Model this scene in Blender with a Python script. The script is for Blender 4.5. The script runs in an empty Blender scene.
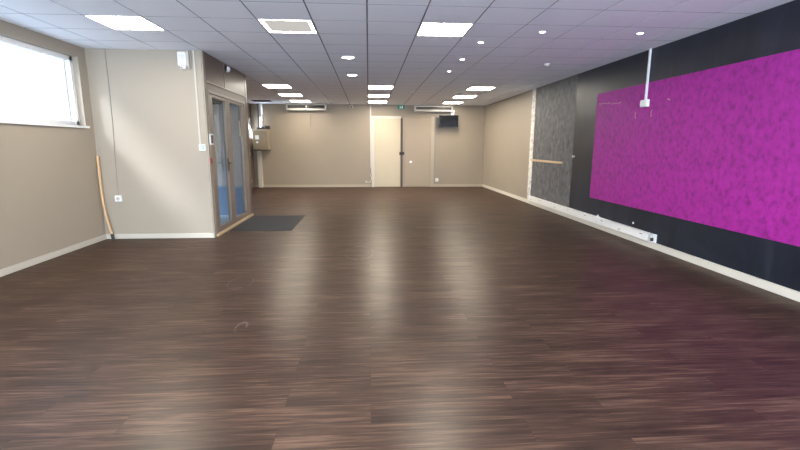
import bpy, bmesh, math, random
from mathutils import Matrix, Vector
random.seed(4)
C = bpy.context.scene.collection
H = 1.42; CZ = 2.768          # eye height, ceiling height
XR = 4.0; XL = -4.02; YB = 15.51; YF = -3.0; YL = 6.98; XD = -2.395; YE = 9.215; XL2 = -3.88

# ------------------------------------------------------------------ materials
def mat(name, col, rough=.6, metal=0., emit=None, estr=0., spec=.5, bump=0., bscale=40., var=0., vscale=3., coat=0.):
    m = bpy.data.materials.new(name); m.use_nodes = True
    nt = m.node_tree; b = nt.nodes['Principled BSDF']
    b.inputs['Base Color'].default_value = (*col, 1); b.inputs['Roughness'].default_value = rough
    b.inputs['Metallic'].default_value = metal; b.inputs['Specular IOR Level'].default_value = spec
    b.inputs['Coat Weight'].default_value = coat
    if emit: b.inputs['Emission Color'].default_value = (*emit, 1); b.inputs['Emission Strength'].default_value = estr
    if var or bump:
        tc = nt.nodes.new('ShaderNodeTexCoord')
    if var:
        n = nt.nodes.new('ShaderNodeTexNoise'); n.inputs['Scale'].default_value = vscale; n.inputs['Detail'].default_value = 6
        nt.links.new(tc.outputs['Object'], n.inputs['Vector'])
        mx = nt.nodes.new('ShaderNodeMix'); mx.data_type = 'RGBA'
        mx.inputs['A'].default_value = (*[c*(1-var) for c in col], 1); mx.inputs['B'].default_value = (*[min(1, c*(1+var)) for c in col], 1)
        nt.links.new(n.outputs['Fac'], mx.inputs['Factor']); nt.links.new(mx.outputs['Result'], b.inputs['Base Color'])
    if bump:
        n2 = nt.nodes.new('ShaderNodeTexNoise'); n2.inputs['Scale'].default_value = bscale; n2.inputs['Detail'].default_value = 4
        nt.links.new(tc.outputs['Object'], n2.inputs['Vector'])
        bp = nt.nodes.new('ShaderNodeBump'); bp.inputs['Strength'].default_value = bump; bp.inputs['Distance'].default_value = .01
        nt.links.new(n2.outputs['Fac'], bp.inputs['Height']); nt.links.new(bp.outputs['Normal'], b.inputs['Normal'])
    return m

def emis(name, col, s):
    m = bpy.data.materials.new(name); m.use_nodes = True; nt = m.node_tree; nt.nodes.clear()
    e = nt.nodes.new('ShaderNodeEmission'); e.inputs[0].default_value = (*col, 1); e.inputs[1].default_value = s
    o = nt.nodes.new('ShaderNodeOutputMaterial'); nt.links.new(e.outputs[0], o.inputs[0]); return m

def glass_mat(name, tint, gl=.06, rough=.02):
    m = bpy.data.materials.new(name); m.use_nodes = True; nt = m.node_tree; nt.nodes.clear()
    t = nt.nodes.new('ShaderNodeBsdfTransparent'); t.inputs[0].default_value = (*tint, 1)
    g = nt.nodes.new('ShaderNodeBsdfGlossy'); g.inputs['Roughness'].default_value = rough
    lw = nt.nodes.new('ShaderNodeLayerWeight'); p5 = nt.nodes.new('ShaderNodeMath'); p5.operation = 'POWER'; p5.inputs[1].default_value = 5
    f = nt.nodes.new('ShaderNodeMath'); f.operation = 'MULTIPLY_ADD'; f.inputs[1].default_value = .9; f.inputs[2].default_value = .04
    nt.links.new(lw.outputs['Facing'], p5.inputs[0]); nt.links.new(p5.outputs[0], f.inputs[0])
    x = nt.nodes.new('ShaderNodeMixShader'); o = nt.nodes.new('ShaderNodeOutputMaterial')
    nt.links.new(f.outputs[0], x.inputs[0]); nt.links.new(t.outputs[0], x.inputs[1]); nt.links.new(g.outputs[0], x.inputs[2])
    nt.links.new(x.outputs[0], o.inputs[0]); return m

def mottled(name, cols, sc=(1, 1, 1), nscale=6, rough=(.3, .5), bump=.3, detail=8, dist=1.5, extra=None):
    """three-stop noise paint effect"""
    m = bpy.data.materials.new(name); m.use_nodes = True; nt = m.node_tree; b = nt.nodes['Principled BSDF']; L = nt.links.new
    tc = nt.nodes.new('ShaderNodeTexCoord'); mp = nt.nodes.new('ShaderNodeMapping'); mp.inputs['Scale'].default_value = sc
    L(tc.outputs['Object'], mp.inputs[0])
    n = nt.nodes.new('ShaderNodeTexNoise'); n.inputs['Scale'].default_value = nscale; n.inputs['Detail'].default_value = detail
    n.inputs['Distortion'].default_value = dist; n.inputs['Roughness'].default_value = .6
    L(mp.outputs[0], n.inputs['Vector'])
    r = nt.nodes.new('ShaderNodeValToRGB'); e = r.color_ramp.elements
    e[0].position = .32; e[0].color = (*cols[0], 1); e[1].position = .7; e[1].color = (*cols[2], 1)
    k = e.new(.5); k.color = (*cols[1], 1)
    L(n.outputs['Fac'], r.inputs[0]); L(r.outputs[0], b.inputs['Base Color'])
    mr = nt.nodes.new('ShaderNodeMapRange'); mr.inputs['To Min'].default_value = rough[0]; mr.inputs['To Max'].default_value = rough[1]
    L(n.outputs['Fac'], mr.inputs[0]); L(mr.outputs[0], b.inputs['Roughness'])
    bp = nt.nodes.new('ShaderNodeBump'); bp.inputs['Strength'].default_value = bump; bp.inputs['Distance'].default_value = .008
    L(n.outputs['Fac'], bp.inputs['Height']); L(bp.outputs[0], b.inputs['Normal'])
    return m

def floor_mat():
    m = bpy.data.materials.new('dark_oak_laminate'); m.use_nodes = True; nt = m.node_tree; b = nt.nodes['Principled BSDF']; L = nt.links.new
    def N(t, **k):
        n = nt.nodes.new(t)
        for a, v in k.items(): n.inputs[a.replace('_', ' ')].default_value = v
        return n
    tc = N('ShaderNodeTexCoord')
    br = N('ShaderNodeTexBrick', Scale=1., Mortar_Size=.0012, Mortar_Smooth=.2, Bias=0., Brick_Width=1.28, Row_Height=.19)
    br.offset = .37; br.offset_frequency = 2
    br.inputs['Color1'].default_value = (0, 0, 0, 1); br.inputs['Color2'].default_value = (1, 1, 1, 1); br.inputs['Mortar'].default_value = (.5, .5, .5, 1)
    L(tc.outputs['Object'], br.inputs['Vector'])
    # grain, offset by the plank's own value
    sep = N('ShaderNodeSeparateXYZ'); L(tc.outputs['Object'], sep.inputs[0])
    off = nt.nodes.new('ShaderNodeMath'); off.operation = 'MULTIPLY'; off.inputs[1].default_value = 7.3; L(br.outputs['Color'], off.inputs[0])
    cmb = N('ShaderNodeCombineXYZ'); L(sep.outputs[0], cmb.inputs[0]); L(sep.outputs[1], cmb.inputs[1]); L(off.outputs[0], cmb.inputs[2])
    mp = N('ShaderNodeMapping'); mp.inputs['Scale'].default_value = (1.7, 36, 1); L(cmb.outputs[0], mp.inputs[0])
    g1 = N('ShaderNodeTexNoise', Scale=1.3, Detail=8., Roughness=.62, Distortion=.5); L(mp.outputs[0], g1.inputs['Vector'])
    mp2 = N('ShaderNodeMapping'); mp2.inputs['Scale'].default_value = (5, 130, 1); L(cmb.outputs[0], mp2.inputs[0])
    g2 = N('ShaderNodeTexNoise', Scale=1., Detail=4.); L(mp2.outputs[0], g2.inputs['Vector'])
    mx = nt.nodes.new('ShaderNodeMath'); mx.operation = 'MULTIPLY_ADD'; mx.inputs[1].default_value = .30; L(g2.outputs['Fac'], mx.inputs[0])
    s1 = nt.nodes.new('ShaderNodeMath'); s1.operation = 'MULTIPLY'; s1.inputs[1].default_value = .70; L(g1.outputs['Fac'], s1.inputs[0]); L(s1.outputs[0], mx.inputs[2])
    pl = nt.nodes.new('ShaderNodeMath'); pl.operation = 'MULTIPLY_ADD'; pl.inputs[1].default_value = .05; L(br.outputs['Color'], pl.inputs[0]); L(mx.outputs[0], pl.inputs[2])
    mp3 = N('ShaderNodeMapping'); mp3.inputs['Scale'].default_value = (1.6, 7, 1); L(cmb.outputs[0], mp3.inputs[0])
    g3 = N('ShaderNodeTexNoise', Scale=1., Detail=3.); L(mp3.outputs[0], g3.inputs['Vector'])
    p2 = nt.nodes.new('ShaderNodeMath'); p2.operation = 'MULTIPLY_ADD'; p2.inputs[1].default_value = .30; L(g3.outputs['Fac'], p2.inputs[0]); L(pl.outputs[0], p2.inputs[2])
    p3 = nt.nodes.new('ShaderNodeMath'); p3.operation = 'SUBTRACT'; p3.inputs[1].default_value = .15; L(p2.outputs[0], p3.inputs[0]); pl = p3
    r = N('ShaderNodeValToRGB'); e = r.color_ramp.elements
    e[0].position = .36; e[0].color = (.016, .009, .007, 1); e[1].position = .76; e[1].color = (.15, .089, .061, 1)
    k = e.new(.54); k.color = (.046, .0250, .018, 1)
    L(pl.outputs[0], r.inputs[0])
    dk = nt.nodes.new('ShaderNodeMix'); dk.data_type = 'RGBA'; dk.inputs['B'].default_value = (.012, .008, .006, 1)
    fm = nt.nodes.new('ShaderNodeMath'); fm.operation = 'MULTIPLY'; fm.inputs[1].default_value = .7; L(br.outputs['Fac'], fm.inputs[0])
    L(fm.outputs[0], dk.inputs['Factor']); L(r.outputs[0], dk.inputs['A'])
    # pale scuffs: two broken arcs and scattered marks
    last = dk.outputs['Result']
    nz = N('ShaderNodeTexNoise', Scale=5., Detail=3.); L(tc.outputs['Object'], nz.inputs['Vector'])
    for (cx, cy, rx, ry, wd) in ((-.14, 5.86, .19, .38, .09), (-1.02, 3.40, .04, .11, .3), (-1.35, 4.6, .12, .22, .05), (.95, 7.3, .25, .5, .015)):
        m1 = N('ShaderNodeMapping'); m1.inputs['Location'].default_value = (-cx/rx, -cy/ry, 0); m1.inputs['Scale'].default_value = (1/rx, 1/ry, 0)
        L(tc.outputs['Object'], m1.inputs[0])
        ln = nt.nodes.new('ShaderNodeVectorMath'); ln.operation = 'LENGTH'; L(m1.outputs[0], ln.inputs[0])
        a = nt.nodes.new('ShaderNodeMath'); a.operation = 'SUBTRACT'; a.inputs[1].default_value = 1; L(ln.outputs['Value'], a.inputs[0])
        a2 = nt.nodes.new('ShaderNodeMath'); a2.operation = 'ABSOLUTE'; L(a.outputs[0], a2.inputs[0])
        mr = N('ShaderNodeMapRange'); mr.inputs['From Min'].default_value = 0; mr.inputs['From Max'].default_value = wd; mr.inputs['To Min'].default_value = 1; mr.inputs['To Max'].default_value = 0
        L(a2.outputs[0], mr.inputs[0])
        mk = N('ShaderNodeMapRange'); mk.inputs['From Min'].default_value = .42; mk.inputs['From Max'].default_value = .54; mk.inputs['To Max'].default_value = .26; L(nz.outputs['Fac'], mk.inputs[0])
        mm = nt.nodes.new('ShaderNodeMath'); mm.operation = 'MULTIPLY'; L(mr.outputs[0], mm.inputs[0]); L(mk.outputs[0], mm.inputs[1])
        x = nt.nodes.new('ShaderNodeMix'); x.data_type = 'RGBA'; x.inputs['B'].default_value = (.30, .26, .23, 1)
        L(mm.outputs[0], x.inputs['Factor']); L(last, x.inputs['A']); last = x.outputs['Result']
    L(last, b.inputs['Base Color'])
    rr = N('ShaderNodeMapRange'); rr.inputs['To Min'].default_value = .282; rr.inputs['To Max'].default_value = .34
    rn = N('ShaderNodeTexNoise', Scale=1.1, Detail=5.); L(tc.outputs['Object'], rn.inputs['Vector']); L(rn.outputs['Fac'], rr.inputs[0]); L(rr.outputs[0], b.inputs['Roughness'])
    b.inputs['Specular IOR Level'].default_value = 0
    gl = N('ShaderNodeBsdfGlossy'); L(rr.outputs[0], gl.inputs['Roughness']); gl.inputs[0].default_value = (1, .95, .88, 1)
    lw = N('ShaderNodeLayerWeight'); pw = nt.nodes.new('ShaderNodeMath'); pw.operation = 'POWER'; pw.inputs[1].default_value = 2; L(lw.outputs['Facing'], pw.inputs[0])
    fa = nt.nodes.new('ShaderNodeMath'); fa.operation = 'MULTIPLY_ADD'; fa.inputs[1].default_value = .135; fa.inputs[2].default_value = .02; L(pw.outputs[0], fa.inputs[0])
    ms = N('ShaderNodeMixShader'); L(fa.outputs[0], ms.inputs[0]); L(b.outputs[0], ms.inputs[1]); L(gl.outputs[0], ms.inputs[2])
    L(ms.outputs[0], nt.nodes['Material Output'].inputs[0])
    bp = N('ShaderNodeBump', Strength=.10, Distance=.004); L(pl.outputs[0], bp.inputs['Height']); L(bp.outputs[0], b.inputs['Normal']); L(bp.outputs[0], gl.inputs['Normal'])
    return m

M = {}
M['floor'] = floor_mat()
M['greige'] = mat('greige_wall_paint', (.325, .275, .212), .55, var=.04, vscale=1.5, bump=.08, bscale=60)
M['back'] = mat('beige_wall_paint', (.265, .208, .146), .5, var=.05, vscale=1.2, bump=.08, bscale=60)
M['cream_wall'] = mat('cream_wall_paint', (.34, .287, .222), .5, var=.04, vscale=1.5, bump=.08, bscale=60)
M['brown'] = mat('brown_wall_paint', (.13, .088, .065), .4, var=.10, vscale=2.5)
M['brown_metal'] = mat('taupe_lacquered_metal', (.235, .18, .138), .35, var=.06, vscale=4)
M['tile'] = mat('ceiling_tile_fibre', (.87, .905, .97), .9, var=.03, vscale=30, bump=.1, bscale=120)
M['rail'] = mat('joint_grey', (.33, .34, .37), .8)
M['void'] = mat('ceiling_grid_grey', (.13, .13, .14), .7)
M['white'] = mat('white_plastic', (.78, .78, .77), .4)
M['offwhite'] = mat('offwhite_plastic', (.52, .47, .40), .45)
M['skirt'] = mat('pale_skirting_paint', (.50, .46, .39), .5)
M['trimw2'] = mat('white_trunking_cover', (.90, .88, .84), .4, var=.06, vscale=9)
M['trimwhite'] = mat('cream_skirting_paint', (.70, .65, .56), .5)
M['skirt2'] = mat('beige_skirting_paint', (.36, .30, .22), .5)
M['black'] = mottled('black_wall_paint', ((.006, .009, .015), (.011, .016, .027), (.022, .029, .045)), (1, 1, .5), 1.6, (.30, .46), .25)
M['grey'] = mottled('grey_brushed_wall_panel', ((.06, .06, .063), (.115, .115, .118), (.19, .187, .185)), (1, 1, .8), 9, (.5, .65), .2, 9, .3)
M['magenta'] = mottled('magenta_sponged_paint', ((.21, .006, .165), (.35, .010, .265), (.42, .016, .32)), (1, 1, .85), 16, (.5, .65), .06, 12, .1)
M['blackplastic'] = mat('black_plastic', (.012, .012, .013), .3)
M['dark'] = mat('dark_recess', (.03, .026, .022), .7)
M['silver'] = mat('galvanised_metal', (.72, .72, .72), .3, metal=.85)
M['cream_door'] = mat('cream_door_paint', (.47, .39, .265), .4, var=.05, vscale=2)
M['beige_door'] = mat('beige_door_paint', (.31, .238, .165), .45, var=.04, vscale=2)
M['darkwood'] = mat('dark_brown_wood', (.075, .05, .03), .5)
M['boiler'] = mat('beige_enamel', (.25, .20, .135), .35, var=.05)
M['lamp'] = emis('led_panel_light', (1, .925, .80), 24)
M['lamp_dim'] = emis('led_panel_centre', (1, .96, .90), .30)
M['spot'] = emis('halogen_light', (1, .96, .92), 30)
M['chrome'] = mat('brushed_chrome', (.7, .7, .72), .25, metal=1)
M['glass'] = glass_mat('door_glass', (.80, .84, .86))
M['winglass'] = glass_mat('window_glass', (.96, .97, .98))
M['dimglass'] = glass_mat('daylight_dimming_glass', (.30, .31, .32))  # dark tint added only to cut the daylight entering through these panes
M['mat'] = mat('charcoal_carpet', (.045, .045, .048), .9, spec=.2, bump=.5, bscale=250, var=.25, vscale=60)
M['wood'] = mat('pale_pine', (.62, .46, .27), .5, var=.12, vscale=12)
M['tan'] = mat('tan_lacquered_cane', (.55, .34, .17), .4, var=.1, vscale=9)
M['rubber'] = mat('black_rubber', (.015, .015, .015), .6)
M['red'] = mat('red_plastic', (.28, .02, .02), .35)
M['bluestick'] = mat('blue_sticker', (.30, .46, .66), .4)
M['blue_panel'] = mat('blue_painted_panel', (.16, .29, .46), .5, var=.08)
M['grey_panel'] = mat('pale_grey_ribbed_panel', (.44, .45, .47), .5, var=.10, vscale=7)
M['pale_floor'] = mat('pale_vestibule_tile', (.80, .83, .84), .5)
M['green'] = mat('green_sign_plastic', (.01, .10, .05), .4, emit=(.02, .35, .16), estr=.12)
M['glue'] = mottled('white_plaster_with_glue', ((.30, .27, .22), (.74, .72, .66), (.82, .80, .75)), (1, 1, 1), 9, (.6, .8), .5)
M['trunk'] = mottled('worn_white_trunking', ((.72, .70, .65), (.93, .92, .89), (.95, .94, .92)), (1, 1, 1), 5, (.35, .5), .1)
M['cable'] = mat('grey_cable', (.25, .22, .19), .5)
M['paper'] = mat('white_paper', (.8, .8, .78), .6)
M['screen'] = mat('black_glass_screen', (.006, .006, .007), .12)
M['lcd'] = mat('dark_display', (.02, .024, .024), .15)
M['yellow'] = mat('pale_yellow_sticker', (.55, .47, .28), .5)
M['outside'] = mat('pale_outdoor_paving', (.45, .45, .45), .8)

# ------------------------------------------------------------------ mesh helpers
def box(bm, x0, x1, y0, y1, z0, z1, bev=0.):
    r = bmesh.ops.create_cube(bm, size=1); vs = r['verts']
    for v in vs: v.co = Vector(((x0+x1)/2+v.co.x*(x1-x0), (y0+y1)/2+v.co.y*(y1-y0), (z0+z1)/2+v.co.z*(z1-z0)))
    if bev:
        es = list({e for v in vs for e in v.link_edges})
        bmesh.ops.bevel(bm, geom=es, offset=bev, segments=2, affect='EDGES', profile=.5)
def cyl(bm, p0, p1, r, seg=20, r2=None):
    p0 = Vector(p0); p1 = Vector(p1); d = p1-p0
    q = bmesh.ops.create_cone(bm, cap_ends=True, segments=seg, radius1=r, radius2=r if r2 is None else r2, depth=d.length)
    bmesh.ops.transform(bm, matrix=Matrix.Translation((p0+p1)/2) @ d.to_track_quat('Z', 'Y').to_matrix().to_4x4(), verts=q['verts'])
def tube(bm, pts, r, seg=12):
    pts = [Vector(p) for p in pts]; rings = []
    for i, p in enumerate(pts):
        d = (pts[min(i+1, len(pts)-1)]-pts[max(i-1, 0)]).normalized()
        a = d.cross(Vector((.13, .97, .21))).normalized(); b2 = d.cross(a)
        rings.append([bm.verts.new(p+(a*math.cos(t)+b2*math.sin(t))*r) for t in [2*math.pi*k/seg for k in range(seg)]])
    for A, B in zip(rings, rings[1:]):
        for k in range(seg): bm.faces.new((A[k], A[(k+1) % seg], B[(k+1) % seg], B[k]))
    bm.faces.new(rings[0][::-1]); bm.faces.new(rings[-1])
def dome(bm, c, r, n, sq=.6):
    q = bmesh.ops.create_uvsphere(bm, u_segments=20, v_segments=12, radius=r)
    bmesh.ops.transform(bm, matrix=Matrix.Translation(c) @ Vector(n).to_track_quat('Z', 'Y').to_matrix().to_4x4() @ Matrix.Diagonal((1, 1, sq, 1)), verts=q['verts'])
def obj(name, fn, m, parent=None, smooth=False):
    bm = bmesh.new(); fn(bm); bmesh.ops.recalc_face_normals(bm, faces=bm.faces)
    me = bpy.data.meshes.new(name); bm.to_mesh(me); bm.free(); me.materials.append(m)
    if smooth:
        for p in me.polygons: p.use_smooth = True
        me.set_sharp_from_angle(angle=math.radians(35))
    o = bpy.data.objects.new(name, me); C.objects.link(o)
    if parent:
        o.parent = parent
        w = Vector((0, 0, 0)); q = parent
        while q: w += q.location; q = q.parent
        me.transform(Matrix.Translation(-w))       # parts are modelled in room coordinates
    return o
def B(*bs, bev=0.):
    def f(bm):
        for b in bs: box(bm, *b, bev=bev)
    return f
def tag(o, label, cat, group=None, kind=None):
    o['label'] = label; o['category'] = cat
    if group: o['group'] = group
    if kind: o['kind'] = kind
    return o
def struct(name, fn, m, parent=None, label=None):
    o = obj(name, fn, m, parent)
    if not parent: o['kind'] = 'structure'
    if label: o['label'] = label
    return o
def thing(name, loc, label, cat, group=None):
    o = bpy.data.objects.new(name, None); C.objects.link(o); o.location = loc; o.empty_display_size = .1
    return tag(o, label, cat, group)
def sthing(name, loc, label):
    o = bpy.data.objects.new(name, None); C.objects.link(o); o.location = loc; o['kind'] = 'structure'; o['label'] = label; return o
def copy_tree(o, parent=None):
    c = o.copy(); C.objects.link(c); c.parent = parent
    for ch in list(o.children): copy_tree(ch, c)
    return c
def plate(bm, axis, pos, th, rect, holes):
    """wall slab with rectangular holes. axis 'x': rect=(y0,y1,z0,z1); 'y': rect=(x0,x1,z0,z1); 'z': (x0,x1,y0,y1)"""
    us = sorted({rect[0], rect[1], *[h[0] for h in holes], *[h[1] for h in holes]}); vs = sorted({rect[2], rect[3], *[h[2] for h in holes], *[h[3] for h in holes]})
    for a, b in zip(us, us[1:]):
        for c, d in zip(vs, vs[1:]):
            mu, mv = (a+b)/2, (c+d)/2
            if any(h[0] < mu < h[1] and h[2] < mv < h[3] for h in holes): continue
            if axis == 'x': box(bm, pos, pos+th, a, b, c, d)
            elif axis == 'y': box(bm, a, b, pos, pos+th, c, d)
            else: box(bm, a, b, c, d, pos, pos+th)

# ------------------------------------------------------------------ shell
struct('floor', B((XL, XR, YF, YB, -.1, 0)), M['floor'], label='dark brown wood-look laminate floor with planks running across the room')
ZT = CZ+.25
# ceiling tiles on a 0.6 m grid
GX, GY = -.0032, 4.6448
panels = {(-5, 1), (-2, 1), (1, 1)} | {(c, r) for c in (-4, 0, 4) for r in (10, 13, 16)} | {(-5, -5), (-2, -5), (1, -5), (-5, -11), (1, -11), (-2, -11)}
vents = {(-6, 16)}
def ceil_fn(bm):
    for i in range(-7, 7):
        for j in range(-13, 19):
            if (i, j) in panels or (i, j) in vents: continue
            x0 = max(XL, GX+.6*i+.0085); x1 = min(XR, GX+.6*(i+1)-.0085); y0 = max(YF, GY+.6*j+.007); y1 = min(YB, GY+.6*(j+1)-.007)
            if x1-x0 < .02 or y1-y0 < .02: continue
            box(bm, x0, x1, y0, y1, CZ, CZ+.02)
struct('ceiling', ceil_fn, M['tile'], label='suspended ceiling of pale grey tiles')
def grid_fn(bm):
    for i in range(-6, 7): box(bm, GX+.6*i-.010, GX+.6*i+.010, YF, YB, CZ+.006, CZ+.012)
    box(bm, XL, XR, YF, YB, ZT-.02, ZT)
struct('trim_1', grid_fn, M['void'], label='grey ceiling grid rails between the tiles')

struct('trim_6', lambda bm: [box(bm, XL, XR, GY+.6*j-.0068, GY+.6*j+.0068, CZ+.0004, CZ+.003) for j in range(-12, 18)], M['rail'], label='thin grey cross joints between the ceiling tiles')

# left wall beside the camera with a strip window, front shop windows behind the camera
W1 = (3.2, 6.8, 1.68, 2.62)
struct('wall_left', lambda bm: plate(bm, 'x', XL-.2, .2, (YF, YL, 0, ZT), [W1]), M['greige'], label='beige wall on the near left with a strip window')
w = sthing('window_1', (XL-.1, (W1[0]+W1[1])/2, W1[2]), 'strip window in the near left wall')
def frame_fn(bm):
    for y in (W1[0], (W1[0]+W1[1])/2-.03, W1[1]-.06): box(bm, XL-.14, XL-.08, y, y+.06, W1[2], W1[3])
    for z in (W1[2], W1[3]-.06): box(bm, XL-.14, XL-.08, W1[0], W1[1], z, z+.06)
obj('window_frame', frame_fn, M['white'], w)
obj('window_pane', B((XL-.115, XL-.11, W1[0], W1[1], W1[2], W1[3])), M['dimglass'], w)
obj('window_sill', B((XL-.08, XL+.03, W1[0]-.04, W1[1]+.04, W1[2]-.03, W1[2])), M['white'], w)
FW = [(-3.8, -1.1, .15, 2.7), (-.9, 1.2, .05, 2.7), (1.4, 3.8, .15, 2.7)]
struct('wall_front', lambda bm: plate(bm, 'y', YF-.2, .2, (XL-.2, XR+.2, 0, ZT), FW), M['greige'], label='shop front wall with large windows')
for n, hh in enumerate(FW):
    w = sthing('window_%d' % (n+2), ((hh[0]+hh[1])/2, YF-.1, hh[2]), 'large shop front window behind the viewer')
    obj('window_frame', lambda bm, hh=hh: [box(bm, *b) for b in ((hh[0], hh[0]+.06, YF-.14, YF-.08, hh[2], hh[3]), (hh[1]-.06, hh[1], YF-.14, YF-.08, hh[2], hh[3]), (hh[0], hh[1], YF-.14, YF-.08, hh[2], hh[2]+.06), (hh[0], hh[1], YF-.14, YF-.08, hh[3]-.06, hh[3]))], M['brown_metal'], w)
    obj('window_pane', B((hh[0], hh[1], YF-.115, YF-.11, hh[2], hh[3])), M['winglass'], w)

# wall facing the camera on the left (front of the vestibule)
struct('wall_vestibule_front', B((XL-.2, XD, YL, YL+.08, 0, ZT)), M['greige'], label='beige wall facing the room beside the glazed entrance')
# brown door wall with opening
DO = (7.06, 9.14, 0, 2.235)
struct('wall_vestibule_side', lambda bm: plate(bm, 'x', XD-.1, .1, (YL+.08, YE, 0, ZT), [DO]), M['brown'], label='dark brown painted wall around the glazed double door')
struct('wall_vestibule_end', B((XL, XD, YE, YE+.08, 0, ZT)), M['brown'], label='short end wall of the entrance vestibule')
struct('trim_2', B((XD-.005, XD+.012, DO[0]-.02, YE, 2.335, 2.36), (XD-.005, XD+.006, 7.93, 7.96, 2.36, CZ)), M['brown_metal'], label='brown moulding over the glazed door')
struct('trim_5', B((XD-.01, XD+.006, YE-.025, YE+.082, .0, CZ)), M['brown'], label='dark brown corner post of the vestibule')
struct('trim_3', B((-2.475, -2.412, YL-.012, YL, 0, CZ), bev=.003), M['greige'], label='pale vertical corner strip beside the brown wall')
struct('trim_4', B((XD-.1, XD+.025, DO[0], YE+.03, 0, .035)), M['wood'], label='worn threshold strip under the glazed door')
# vestibule interior
struct('wall_vestibule_lining', B((XL, XD-.1, YE-.02, YE, .62, 2.2)), M['grey_panel'], label='pale grey panel inside the vestibule')
struct('wall_vestibule_dado', B((XL, XD-.1, YE-.03, YE, 0, .62)), M['blue_panel'], label='blue lower panel inside the vestibule')
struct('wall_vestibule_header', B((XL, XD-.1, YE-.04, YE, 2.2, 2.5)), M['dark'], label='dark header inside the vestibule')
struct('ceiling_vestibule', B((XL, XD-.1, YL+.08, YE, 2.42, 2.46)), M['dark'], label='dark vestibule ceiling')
struct('floor_vestibule', B((XL, XD-.1, YL+.08, YE, 0, .012)), M['pale_floor'], label='pale vestibule floor')
VW = (7.35, 8.95, .0, 2.25)
struct('wall_left_vestibule', lambda bm: plate(bm, 'x', XL-.2, .2, (YL, YE+.08, 0, ZT), [VW]), M['greige'], label='outer wall of the vestibule')
w = sthing('door_4', (XL-.1, 8.15, 0), 'outer glass door of the vestibule')
obj('door_frame', B((XL-.14, XL-.08, VW[0], VW[0]+.07, 0, VW[3]), (XL-.14, XL-.08, VW[1]-.07, VW[1], 0, VW[3]), (XL-.14, XL-.08, VW[0], VW[1], VW[3]-.07, VW[3]), (XL-.14, XL-.08, 8.11, 8.19, 0, VW[3]), (XL-.14, XL-.08, VW[0], VW[1], 0, .1)), M['brown_metal'], w)
obj('door_pane', B((XL-.115, XL-.11, VW[0], VW[1], 0, VW[3])), M['dimglass'], w)

# far left wall with small window
W5 = (14.78, 15.34, 1.62, 2.32)
struct('wall_left_far', lambda bm: plate(bm, 'x', XL2-.2, .2, (YE+.08, YB, 0, ZT), [W5]), M['brown'], label='brown painted wall at the far left')
w = sthing('window_5', (XL2-.1, 15.06, W5[2]), 'small bright window at the far left behind the boiler')
obj('window_frame', B((XL2-.1, XL2-.05, W5[0], W5[0]+.04, W5[2], W5[3]), (XL2-.1, XL2-.05, W5[1]-.04, W5[1], W5[2], W5[3]), (XL2-.1, XL2-.05, W5[0], W5[1], W5[2], W5[2]+.04), (XL2-.1, XL2-.05, W5[0], W5[1], W5[3]-.04, W5[3])), M['white'], w)
obj('window_pane', B((XL2-.08, XL2-.075, W5[0], W5[1], W5[2], W5[3])), M['winglass'], w)

struct('wall_back', B((XL2-.2, XR+.2, YB, YB+.2, 0, ZT)), M['back'], label='beige wall at the far end')
struct('wall_right', B((XR, XR+.2, YF, YB, 0, ZT)), M['cream_wall'], label='cream wall on the right, bare beyond the grey panel')

# baseboards
struct('baseboard_left', B((XL, -2.41, YL-.014, YL, 0, .075), bev=.003), M['skirt'], label='pale skirting on the wall left of the entrance')
struct('baseboard_near_left', B((XL, XL+.014, YF, YL-.014, 0, .075)), M['skirt'])
struct('baseboard_back', B((XL2, .06, YB-.015, YB, 0, .085), (2.26, XR, YB-.015, YB, 0, .085)), M['skirt2'], label='beige skirting along the far wall')
struct('baseboard_right', B((XR-.014, XR, 10.96, YB-.015, 0, .09), (XR-.03, XR, YF, 10.74, 0, .088), bev=.003), M['trimwhite'], label='cream skirting along the right wall')

# ------------------------------------------------------------------ right wall panels
PX = XR-.012
tag(obj('wall_panel', B((PX, XR, YF, 8.59, .09, CZ)), M['black']), 'black painted wall panel framing the magenta rectangle on the right', 'wall panel')
tag(obj('wall_panel', B((PX, XR, 8.59, 10.74, .09, CZ)), M['grey']), 'mottled grey wall panel between the white strip and the black panel', 'wall panel')
mg = tag(obj('painted_panel', B((PX-.007, PX-.001, 2.6, 7.77, .505, 2.31), bev=.002), M['magenta']), 'large magenta mottled rectangle on the black wall', 'painted panel')
M['chip'] = mat('pale_chipped_paint', (.62, .30, .33), .6)
def chip(name, fn, lab):
    o = obj(name, fn, M['chip'], mg); o['label'] = lab
def scratch(bm):
    for k in range(26):
        y = 7.70-.028*k; z = 2.13-.0016*k+random.uniform(-.012, .012)
        l = random.uniform(.01, .05)
        box(bm, PX-.0085, PX-.0065, y, y+l, z, z+random.uniform(.004, .012))
chip('scratch', scratch, 'long pale scratch')
for (cy, cz) in ((6.56, 1.87), (6.18, 1.875)):
    chip('hook_mark', lambda bm: [box(bm, PX-.0085, PX-.0065, cy+.03*math.cos(t)-.006, cy+.03*math.cos(t)+.006, cz+.05*math.sin(t)-.009, cz+.05*math.sin(t)+.009) for t in [-.9+.3*k for k in range(7)]], 'small pale curved mark')
chip('chip_mark', lambda bm: [box(bm, PX-.0085, PX-.0065, 5.82+k*.012, 5.84+k*.012, 2.02+.004*k, 2.03+.004*k) for k in range(5)], 'small pale chip')
tag(obj('plaster_strip', B((XR-.02, XR-.0005, 10.74, 10.96, 0, CZ), bev=.003), M['glue']), 'white vertical plaster strip with glue marks where the cream wall ends', 'strip')
# wood batten
tag(obj('wooden_batten', B((PX-.028, PX, 9.02, 10.80, 1.055, 1.10), bev=.003), M['wood']), 'pale wooden batten fixed across the grey panel', 'batten')
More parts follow.
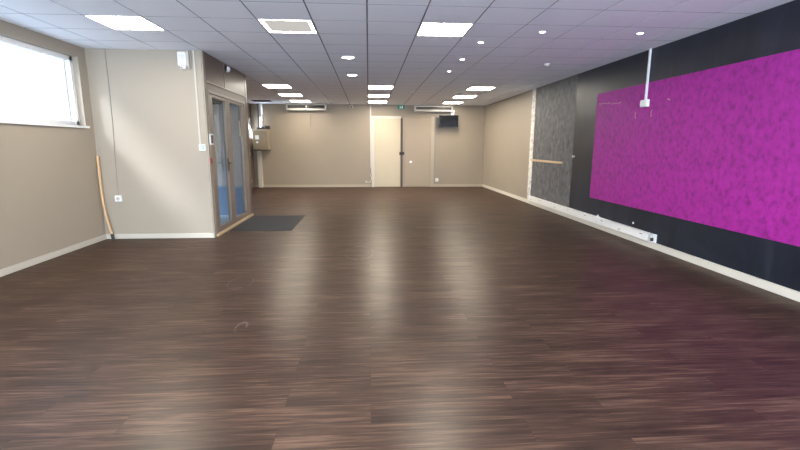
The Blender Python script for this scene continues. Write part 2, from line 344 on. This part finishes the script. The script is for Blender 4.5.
# trunking
t = thing('cable_trunking', (XR-.05, 8.3, .09), 'scuffed white cable trunking along the foot of the black and grey panels', 'trunking')
TY0, TY1 = 5.86, 10.73
def trunk_fn(bm):
    box(bm, XR-.07, XR-.013, TY0, TY1, .093, .103); box(bm, XR-.07, XR-.013, TY0, TY1, .198, .208); box(bm, XR-.019, XR-.013, TY0-.05, TY1, .093, .208)
obj('trunking_body', trunk_fn, M['trunk'], t)
for (ya, yb, th) in ((TY0+.06, 7.35, .076), (7.36, 9.1, .079), (9.11, TY1, .076)):
    obj('trunking_cover', B((XR-th, XR-.068, ya, yb, .096, .207), bev=.002), M['trimw2'], t)
for y in (6.05, 6.62, 7.15, 7.75, 8.45, 9.1, 9.95, 10.5):
    z = random.choice((.13, .17)); obj('knockout_slot', B((XR-.0805, XR-.0675, y, y+.06, z, z+.010)), M['cable'], t)
obj('torn_end', B((XR-.055, XR-.022, TY0+.003, TY0+.03, .106, .15)), M['dark'], t)
obj('broken_clip', lambda bm: (box(bm, XR-.05, XR-.03, 7.33, 7.45, .208, .22), box(bm, XR-.048, XR-.035, 7.37, 7.40, .22, .245)), M['white'], t)
tag(obj('wall_hook', lambda bm: (cyl(bm, (PX, 8.50, 1.22), (PX-.03, 8.50, 1.22), .018), cyl(bm, (PX-.03, 8.50, 1.22), (PX-.04, 8.50, 1.22), .026)), M['silver'], smooth=True), 'small silver knob on the black panel left of the magenta', 'knob')
tag(obj('screw_cap', lambda bm: dome(bm, (PX, 6.39, .275), .018, (-1, 0, 0)), M['white'], smooth=True), 'tiny pale screw cap low on the black panel above the trunking', 'screw cap')
# junction box on the magenta
t = thing('junction_box', (PX, 6.40, 2.02), 'white junction box on the magenta panel below a ceiling conduit', 'junction box')
obj('box_body', B((PX-.05, PX-.006, 6.265, 6.425, 1.975, 2.075), bev=.006), M['white'], t)
obj('box_lid', B((PX-.056, PX-.05, 6.273, 6.417, 1.983, 2.067), bev=.002), M['white'], t)
tag(obj('wall_conduit', lambda bm: box(bm, PX-.032, PX-.006, 6.33, 6.362, 2.075, CZ, bev=.004), M['white']), 'thin white conduit running from the ceiling down to the magenta panel', 'conduit')

# ------------------------------------------------------------------ back doors
d = sthing('door_1', (.62, YB, 0), 'cream door leaf at the far wall')
def leaf1(bm):
    box(bm, .205, 1.085, YB-.045, YB-.005, .01, 2.31, bev=.004)
obj('door_leaf', leaf1, M['cream_door'], d)
obj('door_frame', B((.10, .20, YB-.035, YB, 0, 2.40), (.20, 1.10, YB-.035, YB, 2.315, 2.40), bev=.004), M['offwhite'], d)
obj('door_post', B((1.105, 1.165, YB-.05, YB, 0, 2.33)), M['darkwood'], d)
obj('door_lock', B((1.05, 1.22, YB-.07, YB-.045, 1.10, 1.20), (1.09, 1.13, YB-.11, YB-.07, 1.125, 1.165), bev=.004), M['dark'], d)
d = sthing('door_2', (1.67, YB, 0), 'beige door leaf right of the cream door at the far wall')
obj('door_leaf', B((1.24, 2.105, YB-.03, YB-.005, .01, 2.315), bev=.004), M['beige_door'], d)
obj('door_frame', B((1.17, 1.232, YB-.022, YB, 0, 2.33), (2.112, 2.14, YB-.018, YB, 0, 2.39), (1.17, 2.14, YB-.018, YB, 2.32, 2.345)), M['beige_door'], d)
o = obj('door_casing', B((2.14, 2.25, YB-.03, YB, 0, 2.39), bev=.004), M['skirt2'], d)
obj('door_knob', lambda bm: (cyl(bm, (1.44, YB-.03, .86), (1.44, YB-.07, .86), .02), dome(bm, (1.44, YB-.08, .86), .045, (0, -1, 0))), M['white'], d, True)

# ------------------------------------------------------------------ glazed door (in the brown wall)
d = sthing('door_3', (XD, 8.1, 0), 'glazed double door in taupe metal frame on the left')
xa, xb = XD-.07, XD+.008
obj('door_frame', B((xa, xb, DO[0], 7.115, .035, DO[3]), (xa, xb, 9.05, DO[1], .035, DO[3]), (xa, xb, 7.115, 9.05, 2.19, DO[3]), bev=.003), M['brown_metal'], d)
for (a, b, g0, g1) in ((7.12, 8.015, 7.27, 7.90), (8.02, 9.045, 8.15, 8.87)):
    lf = obj('door_leaf', B((xa+.01, xb-.008, a, g0, .04, 2.185), (xa+.01, xb-.008, g1, b, .04, 2.185), (xa+.01, xb-.008, g0, g1, .04, .125), (xa+.01, xb-.008, g0, g1, 2.14, 2.185), bev=.003), M['brown_metal'], d)
    obj('door_pane', B((xa+.03, xa+.036, g0, g1, .125, 2.14)), M['glass'], lf)
    if a < 7.5:
        obj('door_handle', lambda bm: (box(bm, xb, xb+.012, 7.80, 7.87, .98, 1.20, bev=.004), cyl(bm, (xb+.01, 7.84, 1.12), (xb+.05, 7.84, 1.12), .012), cyl(bm, (xb+.05, 7.85, 1.12), (xb+.05, 7.74, 1.12), .012)), M['blackplastic'], lf)
    else:
        s = obj('sticker', B((xa+.037, xa+.039, 8.78, 8.84, 1.58, 1.87)), M['yellow'], lf); s['label'] = 'pale yellow sticker'

# access reader, call point, sensor
t = thing('access_reader', (XD, 7.04, 1.43), 'white framed keypad with dark display on the brown wall left of the glazed door', 'keypad')
obj('reader_body', B((XD+.009, XD+.027, 7.0, 7.14, 1.42, 1.585), bev=.006), M['white'], t)
obj('display', B((XD+.027, XD+.029, 7.02, 7.12, 1.445, 1.565)), M['lcd'], t)
t = thing('call_point', (XD, 7.02, 1.14), 'small red alarm call point under the keypad', 'call point')
obj('call_body', B((XD, XD+.022, 6.985, 7.05, 1.13, 1.225), bev=.005), M['red'], t)
obj('call_window', B((XD+.022, XD+.024, 7.0, 7.035, 1.15, 1.2)), M['darkwood'], t)
t = thing('door_sensor', (XD, 8.07, 2.68), 'white round sensor high on the brown wall above the glazed door', 'sensor')
obj('sensor_base', lambda bm: cyl(bm, (XD, 8.07, 2.69), (XD+.03, 8.07, 2.69), .055), M['blackplastic'], t, True)
obj('sensor_dome', lambda bm: dome(bm, (XD+.03, 8.07, 2.68), .05, (1, -.3, -.3), .8), M['white'], t, True)

# ------------------------------------------------------------------ near left wall fittings
t = thing('alarm_siren', (-2.65, YL, 2.5), 'white alarm box high on the beige wall beside the corner', 'alarm')
obj('housing', B((-2.725, -2.60, YL-.075, YL, 2.54, 2.735), bev=.015), M['white'], t)
obj('side_cover', B((-2.60, -2.575, YL-.05, YL, 2.50, 2.745), bev=.006), M['offwhite'], t)
obj('front_grille', lambda bm: [box(bm, -2.705, -2.62, YL-.079, YL-.074, 2.56+.014*k, 2.566+.014*k) for k in range(10)], M['offwhite'], t)
obj('lens', lambda bm: (box(bm, -2.695, -2.615, YL-.06, YL-.005, 2.495, 2.54, bev=.01)), M['white'], t)
obj('lens_socket', lambda bm: cyl(bm, (-2.675, YL-.055, 2.515), (-2.675, YL-.064, 2.515), .014), M['cable'], t)
obj('cable_gland', lambda bm: cyl(bm, (-2.60, YL-.06, 2.52), (-2.60, YL-.01, 2.52), .016), M['cable'], t)
tag(obj('alarm_cable', lambda bm: tube(bm, [(-2.555, YL-.006, CZ), (-2.552, YL-.006, 2.6), (-2.555, YL-.006, 2.53), (-2.575, YL-.006, 2.505)], .006), M['cable'], smooth=True), 'short grey cable looping down beside the white alarm box', 'cable')
tag(obj('wall_conduit', B((-2.525, -2.50, YL-.016, YL, 1.435, CZ), bev=.003), M['skirt']), 'narrow pale conduit running down to the light switch by the corner', 'conduit')
t = thing('light_switch', (-2.475, YL, 1.38), 'white light switch with blue sticker at the corner of the beige wall', 'switch')
obj('switch_plate', B((-2.53, -2.44, YL-.026, YL-.012, 1.335, 1.43), bev=.004), M['white'], t)
obj('switch_rocker', B((-2.52, -2.49, YL-.031, YL-.026, 1.355, 1.41), bev=.002), M['white'], t)
o = obj('sticker', B((-2.485, -2.448, YL-.029, YL-.026, 1.345, 1.42)), M['bluestick'], t); o['label'] = 'blue sticker'
tag(obj('wall_cable', lambda bm: tube(bm, [(-3.745, YL-.006, CZ), (-3.74, YL-.006, 2.2), (-3.745, YL-.006, 1.7), (-3.765, YL-.006, 1.1), (-3.77, YL-.006, .67)], .0055), M['cable'], smooth=True), 'thin vertical cable from the ceiling to the socket on the left beige wall', 'cable')
t = thing('wall_socket', (-3.765, YL, .62), 'white wall socket at the end of the thin cable on the left', 'socket')
obj('socket_plate', B((-3.815, -3.72, YL-.035, YL, .575, .668), bev=.006), M['white'], t)
obj('socket_face', lambda bm: (cyl(bm, (-3.7675, YL-.035, .622), (-3.7675, YL-.040, .622), .03)), M['offwhite'], t, True)
obj('socket_pin', lambda bm: (cyl(bm, (-3.7675, YL-.04, .622), (-3.7675, YL-.043, .622), .008)), M['dark'], t)
t = thing('leaning_pole', (-3.88, 6.9, 0), 'curved tan pole with black tip leaning in the corner at the far left', 'pole')
pp = [(-3.985, 6.93, 1.25), (-3.985, 6.93, 1.05), (-3.985, 6.93, .85), (-3.975, 6.92, .6), (-3.95, 6.91, .38), (-3.905, 6.90, .16), (-3.88, 6.895, .085)]
obj('pole_shaft', lambda bm: tube(bm, pp, .019), M['tan'], t, True)
obj('rubber_tip', lambda bm: tube(bm, [(-3.882, 6.895, .09), (-3.875, 6.89, .05), (-3.865, 6.885, .001)], .022), M['rubber'], t, True)

# ------------------------------------------------------------------ floor mat
tag(obj('doormat', B((-2.33, -1.31, 7.5, 9.1, 0, .010), bev=.002), M['mat']), 'charcoal entrance mat on the floor in front of the glazed door', 'doormat')

# ------------------------------------------------------------------ boiler corner
t = thing('wall_boiler', (-3.48, 15.3, 1.25), 'beige wall boiler in the far left corner', 'boiler')
obj('boiler_case', B((-3.745, -3.27, 15.0, 15.49, 1.27, 1.93), bev=.012), M['boiler'], t)
obj('front_panel', B((-3.73, -3.285, 14.985, 15.0, 1.36, 1.84), bev=.004), M['boiler'], t)
obj('top_strip', B((-3.745, -3.27, 14.98, 15.0, 1.865, 1.925), bev=.003), M['skirt2'], t)
obj('top_cap', B((-3.62, -3.30, 15.08, 15.45, 1.93, 1.985), (-3.36, -3.25, 15.1, 15.4, 1.93, 2.04), bev=.005), M['dark'], t)
o = obj('notice_label', B((-3.66, -3.54, 14.982, 14.986, 1.60, 1.73)), M['paper'], t); o['label'] = 'white paper label'
obj('boiler_dial', lambda bm: cyl(bm, (-3.60, 14.985, 1.51), (-3.60, 14.965, 1.51), .035), M['white'], t, True)
obj('boiler_base', B((-3.73, -3.29, 15.02, 15.47, 1.235, 1.27)), M['darkwood'], t)
t = thing('flue_pipe', (-3.50, 15.28, 2.0), 'silver flue pipe rising from the boiler to the ceiling', 'flue')
obj('flue_tube', lambda bm: cyl(bm, (-3.50, 15.28, 1.985), (-3.50, 15.28, CZ+.02), .062, 24), M['silver'], t, True)
for z in (1.99, 2.35): obj('flue_collar', lambda bm: cyl(bm, (-3.50, 15.28, z), (-3.50, 15.28, z+.03), .068, 24), M['chrome'], t, True)
tag(obj('white_duct', lambda bm: tube(bm, [(-3.875, 15.12, 2.05), (-3.83, 15.12, 1.95), (-3.80, 15.12, 1.80), (-3.78, 15.13, 1.68), (-3.747, 15.14, 1.63)], .035), M['white'], smooth=True), 'short white duct curving from the far left wall into the boiler', 'duct')
tag(obj('pipe_casing', B((-3.72, -3.59, 15.38, YB-.001, .0, 1.27), bev=.004), M['skirt']), 'pale boxed pipe casing below the boiler', 'pipe casing')
tag(obj('pipe_casing', B((-3.66, -3.58, 15.44, YB-.001, 1.985, CZ), bev=.004), M['darkwood']), 'dark pipe casing behind the silver flue', 'pipe casing')
for z, l in ((1.13, 'white socket on the far left wall just under the boiler height'), (.25, 'white socket low on the far left wall near the floor')):
    t = thing('wall_socket', (XL2, 14.95, z), l, 'socket')
    obj('socket_plate', B((XL2, XL2+.04, 14.90, 15.0, z-.05, z+.05), bev=.006), M['white'], t)
    obj('socket_face', lambda bm: cyl(bm, (XL2+.04, 14.95, z), (XL2+.045, 14.95, z), .03), M['offwhite'], t, True)
# ceiling vent
t = thing('ceiling_vent', (GX-3.3, GY+.6*16.5, CZ), 'dark ceiling vent above the boiler', 'vent')
vx0, vx1, vy0, vy1 = GX-3.59, GX-3.01, GY+9.61, GY+10.19
obj('vent_frame', B((vx0, vx1, vy0, vy0+.03, CZ, CZ+.02), (vx0, vx1, vy1-.03, vy1, CZ, CZ+.02), (vx0, vx0+.03, vy0, vy1, CZ, CZ+.02), (vx1-.03, vx1, vy0, vy1, CZ, CZ+.02)), M['void'], t)
obj('vent_louvres', lambda bm: [box(bm, vx0+.03, vx1-.03, vy0+.05+.05*k, vy0+.062+.05*k, CZ, CZ+.03) for k in range(10)], M['dark'], t)
obj('vent_backing', B((vx0, vx1, vy0, vy1, CZ+.03, CZ+.035)), M['dark'], t)

# ------------------------------------------------------------------ air curtains
def air_unit(x0, x1, z0, z1, label, mc, split):
    t = thing('air_conditioner', ((x0+x1)/2, YB, z0), label, 'air conditioner', 'slim air units on the far wall')
    y0 = YB-.24; r = .035
    obj('casing', B((x0, x1, y0+.02, YB, z0, z1), bev=.008), mc, t)
    obj('front_frame', B((x0, x1, y0, y0+.02, z1-.05, z1), (x0, x1, y0, y0+.02, z0, z0+.06), (x0, x0+.05, y0, y0+.02, z0+.06, z1-.05), (x1-.05, x1, y0, y0+.02, z0+.06, z1-.05), *([((x0+x1)/2-.02, (x0+x1)/2+.02, y0, y0+.02, z0+.06, z1-.05)] if split else []), bev=.003), mc, t)
    obj('outlet_slot', B((x0+.05, x1-.05, y0+.012, y0+.019, z0+.06, z1-.05)), M['dark'], t)
    obj('louvre', B((x0+.05, x1-.05, y0+.004, y0+.012, z0+.095, z0+.101)), M['cable'], t)
    return t
air_unit(-2.69, -1.375, 2.555, 2.764, 'slim beige air unit high on the far wall left of the doors', M['skirt'], True)
air_unit(1.545, 2.84, 2.545, 2.735, 'slim pale air unit high on the far wall above the beige door', M['offwhite'], False)
tag(obj('hanging_cable', lambda bm: tube(bm, [(-1.94, YB-.02, 2.56), (-1.945, YB-.012, 2.3), (-1.95, YB-.012, 2.03)], .014), M['cable'], smooth=True), 'short dark cable hanging below the left air unit', 'cable')
# television
t = thing('television', (2.74, YB-.15, 2.05), 'small black wall television below the right end of the air unit', 'television')
obj('tv_body', B((2.365, 3.04, 15.27, 15.34, 2.035, 2.43), bev=.01), M['blackplastic'], t)
obj('tv_screen', B((2.39, 3.015, 15.264, 15.27, 2.06, 2.41)), M['screen'], t)
obj('wall_bracket', B((2.65, 2.82, 15.34, YB, 2.15, 2.32), bev=.004), M['blackplastic'], t)
tag(obj('white_pipe_elbow', lambda bm: (box(bm, 2.81, 2.90, 15.36, YB, 2.435, 2.54, bev=.01), box(bm, 2.845, 2.90, 15.30, 15.36, 2.47, 2.60, bev=.01)), M['white']), 'white pipe elbow between the right air unit and the television', 'pipe')
tag(obj('wall_conduit', B((2.325, 2.36, YB-.018, YB, .29, 1.98), bev=.003), M['cable']), 'narrow grey conduit on the far wall right of the doors', 'conduit')
def sock(x, z, lab, m):
    t = thing('wall_socket', (x, YB, z), lab, 'socket')
    obj('socket_plate', B((x-.05, x+.05, YB-.035, YB, z-.05, z+.05), bev=.006), m, t)
    obj('socket_face', lambda bm: cyl(bm, (x, YB-.035, z), (x, YB-.04, z), .032), M['offwhite'], t, True)
sock(2.37, .24, 'white socket low on the far wall right of the doors', M['white'])
sock(-.09, .18, 'dark socket low on the far wall left of the cream door', M['cable'])
tag(obj('wall_conduit', B((.055, .098, YB-.03, YB, .66, CZ), bev=.004), M['offwhite']), 'white conduit down the left side of the cream door', 'conduit')
tag(obj('loose_cable', lambda bm: tube(bm, [(.075, YB-.02, .67), (.10, YB-.04, .52), (.06, YB-.045, .42), (.09, YB-.045, .3), (.03, YB-.04, .16), (-.04, YB-.04, .17)], .012), M['offwhite'], smooth=True), 'loose cable from the white conduit to the dark socket', 'cable')
# exit sign
t = thing('exit_sign', (1.11, YB, 2.69), 'small green emergency exit sign above the doors', 'exit sign')
obj('sign_body', B((.99, 1.23, YB-.06, YB, 2.63, 2.75), bev=.006), M['green'], t)
o = obj('running_figure', lambda bm: (dome(bm, (1.08, YB-.061, 2.725), .010, (0, -1, 0), .2), box(bm, 1.068, 1.092, YB-.063, YB-.06, 2.68, 2.712), box(bm, 1.05, 1.075, YB-.063, YB-.06, 2.655, 2.68), box(bm, 1.088, 1.108, YB-.063, YB-.06, 2.65, 2.682), box(bm, 1.125, 1.165, YB-.063, YB-.06, 2.65, 2.73)), M['white'], t); o['label'] = 'white running figure and doorway'
t = thing('wall_detector', (-.55, YB, 2.69), 'small pale detector on the far wall under the ceiling', 'detector')
obj('detector_body', B((-.60, -.50, YB-.08, YB, 2.65, 2.75), bev=.02), M['offwhite'], t)
obj('detector_lens', lambda bm: dome(bm, (-.55, YB-.08, 2.69), .03, (0, -1, 0)), M['dark'], t, True)

# ------------------------------------------------------------------ ceiling lights
def panel(i, j, label, group, ring=False):
    x0, x1, y0, y1 = GX+.6*i+.008, GX+.6*(i+1)-.008, GY+.6*j+.004, GY+.6*(j+1)-.004
    t = thing('ceiling_light', ((x0+x1)/2, (y0+y1)/2, CZ), label, 'ceiling light', group)
    f = .012
    obj('light_frame', B((x0, x1, y0, y0+f, CZ-.004, CZ+.02), (x0, x1, y1-f, y1, CZ-.004, CZ+.02), (x0, x0+f, y0+f, y1-f, CZ-.004, CZ+.02), (x1-f, x1, y0+f, y1-f, CZ-.004, CZ+.02)), M['white'], t)
    if not ring:
        obj('light_diffuser', B((x0+f, x1-f, y0+f, y1-f, CZ+.002, CZ+.01)), M['lamp'], t)
    else:
        g = .034
        o = obj('light_border', B((x0+f, x1-f, y0+f, y0+f+g, CZ+.002, CZ+.01), (x0+f, x1-f, y1-f-g, y1-f, CZ+.002, CZ+.01), (x0+f, x0+f+g, y0+f+g, y1-f-g, CZ+.002, CZ+.01), (x1-f-g, x1-f, y0+f+g, y1-f-g, CZ+.002, CZ+.01)), M['lamp'], t); o['label'] = 'glowing border'
        o = obj('light_centre', B((x0+f+g, x1-f-g, y0+f+g, y1-f-g, CZ+.002, CZ+.01)), M['lamp_dim'], t); o['label'] = 'dim centre'
G = 'square ceiling light panels'
panel(-5, 1, 'bright square ceiling light above the wall at the far left', G)
panel(-2, 1, 'square ceiling light with glowing border and dim centre', G, True)
panel(1, 1, 'bright square ceiling light, large one right of the border-lit panel', G)
for c, nm in ((-4, 'left'), (0, 'middle'), (4, 'right')):
    for r, q in ((10, 'nearest'), (13, 'second'), (16, 'farthest')):
        panel(c, r, '%s ceiling light panel of the %s far row' % (q, nm), G)
for (i, j) in ((-5, -5), (-2, -5), (1, -5), (-5, -11), (-2, -11), (1, -11)):
    panel(i, j, 'ceiling light panel behind the viewer', G)

def downlight(x, y, r, label, first=None):
    t = thing('downlight', (x, y, CZ), label, 'downlight', 'small round downlights')
    def ring(bm):
        n = 24
        A = [[bm.verts.new((x+q*math.cos(2*math.pi*k/n), y+q*math.sin(2*math.pi*k/n), z)) for k in range(n)] for q, z in ((r*1.25, CZ), (r*1.22, CZ-.008), (r, CZ-.010), (r*.92, CZ-.003))]
        for a, b in zip(A, A[1:]):
            for k in range(n): bm.faces.new((a[k], a[(k+1) % n], b[(k+1) % n], b[k]))
    obj('bezel', ring, M['white'], t, True)
    obj('bulb', lambda bm: cyl(bm, (x, y, CZ-.001), (x, y, CZ-.006), r*.92, 24), M['spot'] if r < .09 else M['lamp'], t)
downlight(-.305, 7.31, .095, 'round downlight left of the room centre, nearer of the pair')
downlight(-.305, 9.08, .095, 'round downlight left of the room centre, farther of the pair')
downlight(1.49, 6.13, .035, 'small spotlight nearest in the centre-right row of three')
downlight(1.49, 7.31, .035, 'small spotlight second in the centre-right row of three')
downlight(1.49, 8.47, .035, 'small spotlight farthest in the centre-right row of three')
downlight(2.09, 5.53, .035, 'small spotlight right of the row of three')
downlight(3.29, 5.50, .035, 'small spotlight nearest the magenta wall')
def detector(x, y, r, label):
    t = thing('smoke_detector', (x, y, CZ), label, 'smoke detector')
    obj('detector_base', lambda bm: cyl(bm, (x, y, CZ), (x, y, CZ-.015), r, 24), M['white'], t, True)
    obj('detector_dome', lambda bm: cyl(bm, (x, y, CZ-.04), (x, y, CZ-.015), r*.55, 24, r*.85), M['offwhite'], t, True)
detector(2.99, 7.62, .055, 'white smoke detector on the ceiling near the grey panel')
detector(1.146, 11.77, .06, 'small pale smoke detector on the ceiling before the doors')

# ------------------------------------------------------------------ daylight
wd = bpy.data.worlds.new('sky'); bpy.context.scene.world = wd; wd.use_nodes = True
bg = wd.node_tree.nodes['Background']; bg.inputs[0].default_value = (.70, .83, 1, 1); bg.inputs[1].default_value = 13.5
def portal(name, loc, rot, sx, sy):
    l = bpy.data.lights.new(name, 'AREA'); l.shape = 'RECTANGLE'; l.size = sx; l.size_y = sy; l.cycles.is_portal = True
    o = bpy.data.objects.new(name, l); C.objects.link(o); o.location = loc; o.rotation_euler = rot
P2 = math.pi/2
portal('window_daylight', (XL-.18, (W1[0]+W1[1])/2, (W1[2]+W1[3])/2), (0, -P2, 0), W1[3]-W1[2], W1[1]-W1[0])
portal('vestibule_daylight', (XL-.18, (VW[0]+VW[1])/2, VW[3]/2), (0, -P2, 0), VW[3], VW[1]-VW[0])
for hh in FW: portal('shopfront_daylight', ((hh[0]+hh[1])/2, YF-.18, (hh[2]+hh[3])/2), (P2, 0, 0), hh[1]-hh[0], hh[3]-hh[2])
s = bpy.data.lights.new('sun', 'SUN'); s.energy = 26; s.angle = math.radians(13); s.color = (.93, .96, 1)
so = bpy.data.objects.new('sun', s); C.objects.link(so)
so.rotation_euler = Vector((1, 1.3, -1.27)).to_track_quat('-Z', 'Y').to_euler()

# ------------------------------------------------------------------ camera (recovered from the vanishing points)
f, th, ya, ro = 445.672, .1766, .0698, .0029
cp, sp = math.cos(th), math.sin(th)
F = Vector((math.sin(ya)*cp, math.cos(ya)*cp, -sp)); R = Vector((math.cos(ya), -math.sin(ya), 0)); U = R.cross(F)
R2 = math.cos(ro)*R+math.sin(ro)*U; U2 = -math.sin(ro)*R+math.cos(ro)*U
cam = bpy.data.cameras.new('camera'); co = bpy.data.objects.new('camera', cam); C.objects.link(co)
m3 = Matrix((R2, U2, -F)).transposed(); co.matrix_world = Matrix.Translation((0, 0, H)) @ m3.to_4x4()
cam.sensor_fit = 'HORIZONTAL'; cam.sensor_width = 36; cam.lens = 36*f/800; cam.clip_start = .05
sc = bpy.context.scene; sc.camera = co
sc.view_settings.view_transform = 'Standard'; sc.view_settings.look = 'None'; sc.view_settings.gamma = 1
sc.view_settings.use_curve_mapping = False; sc.view_settings.exposure = 0.95
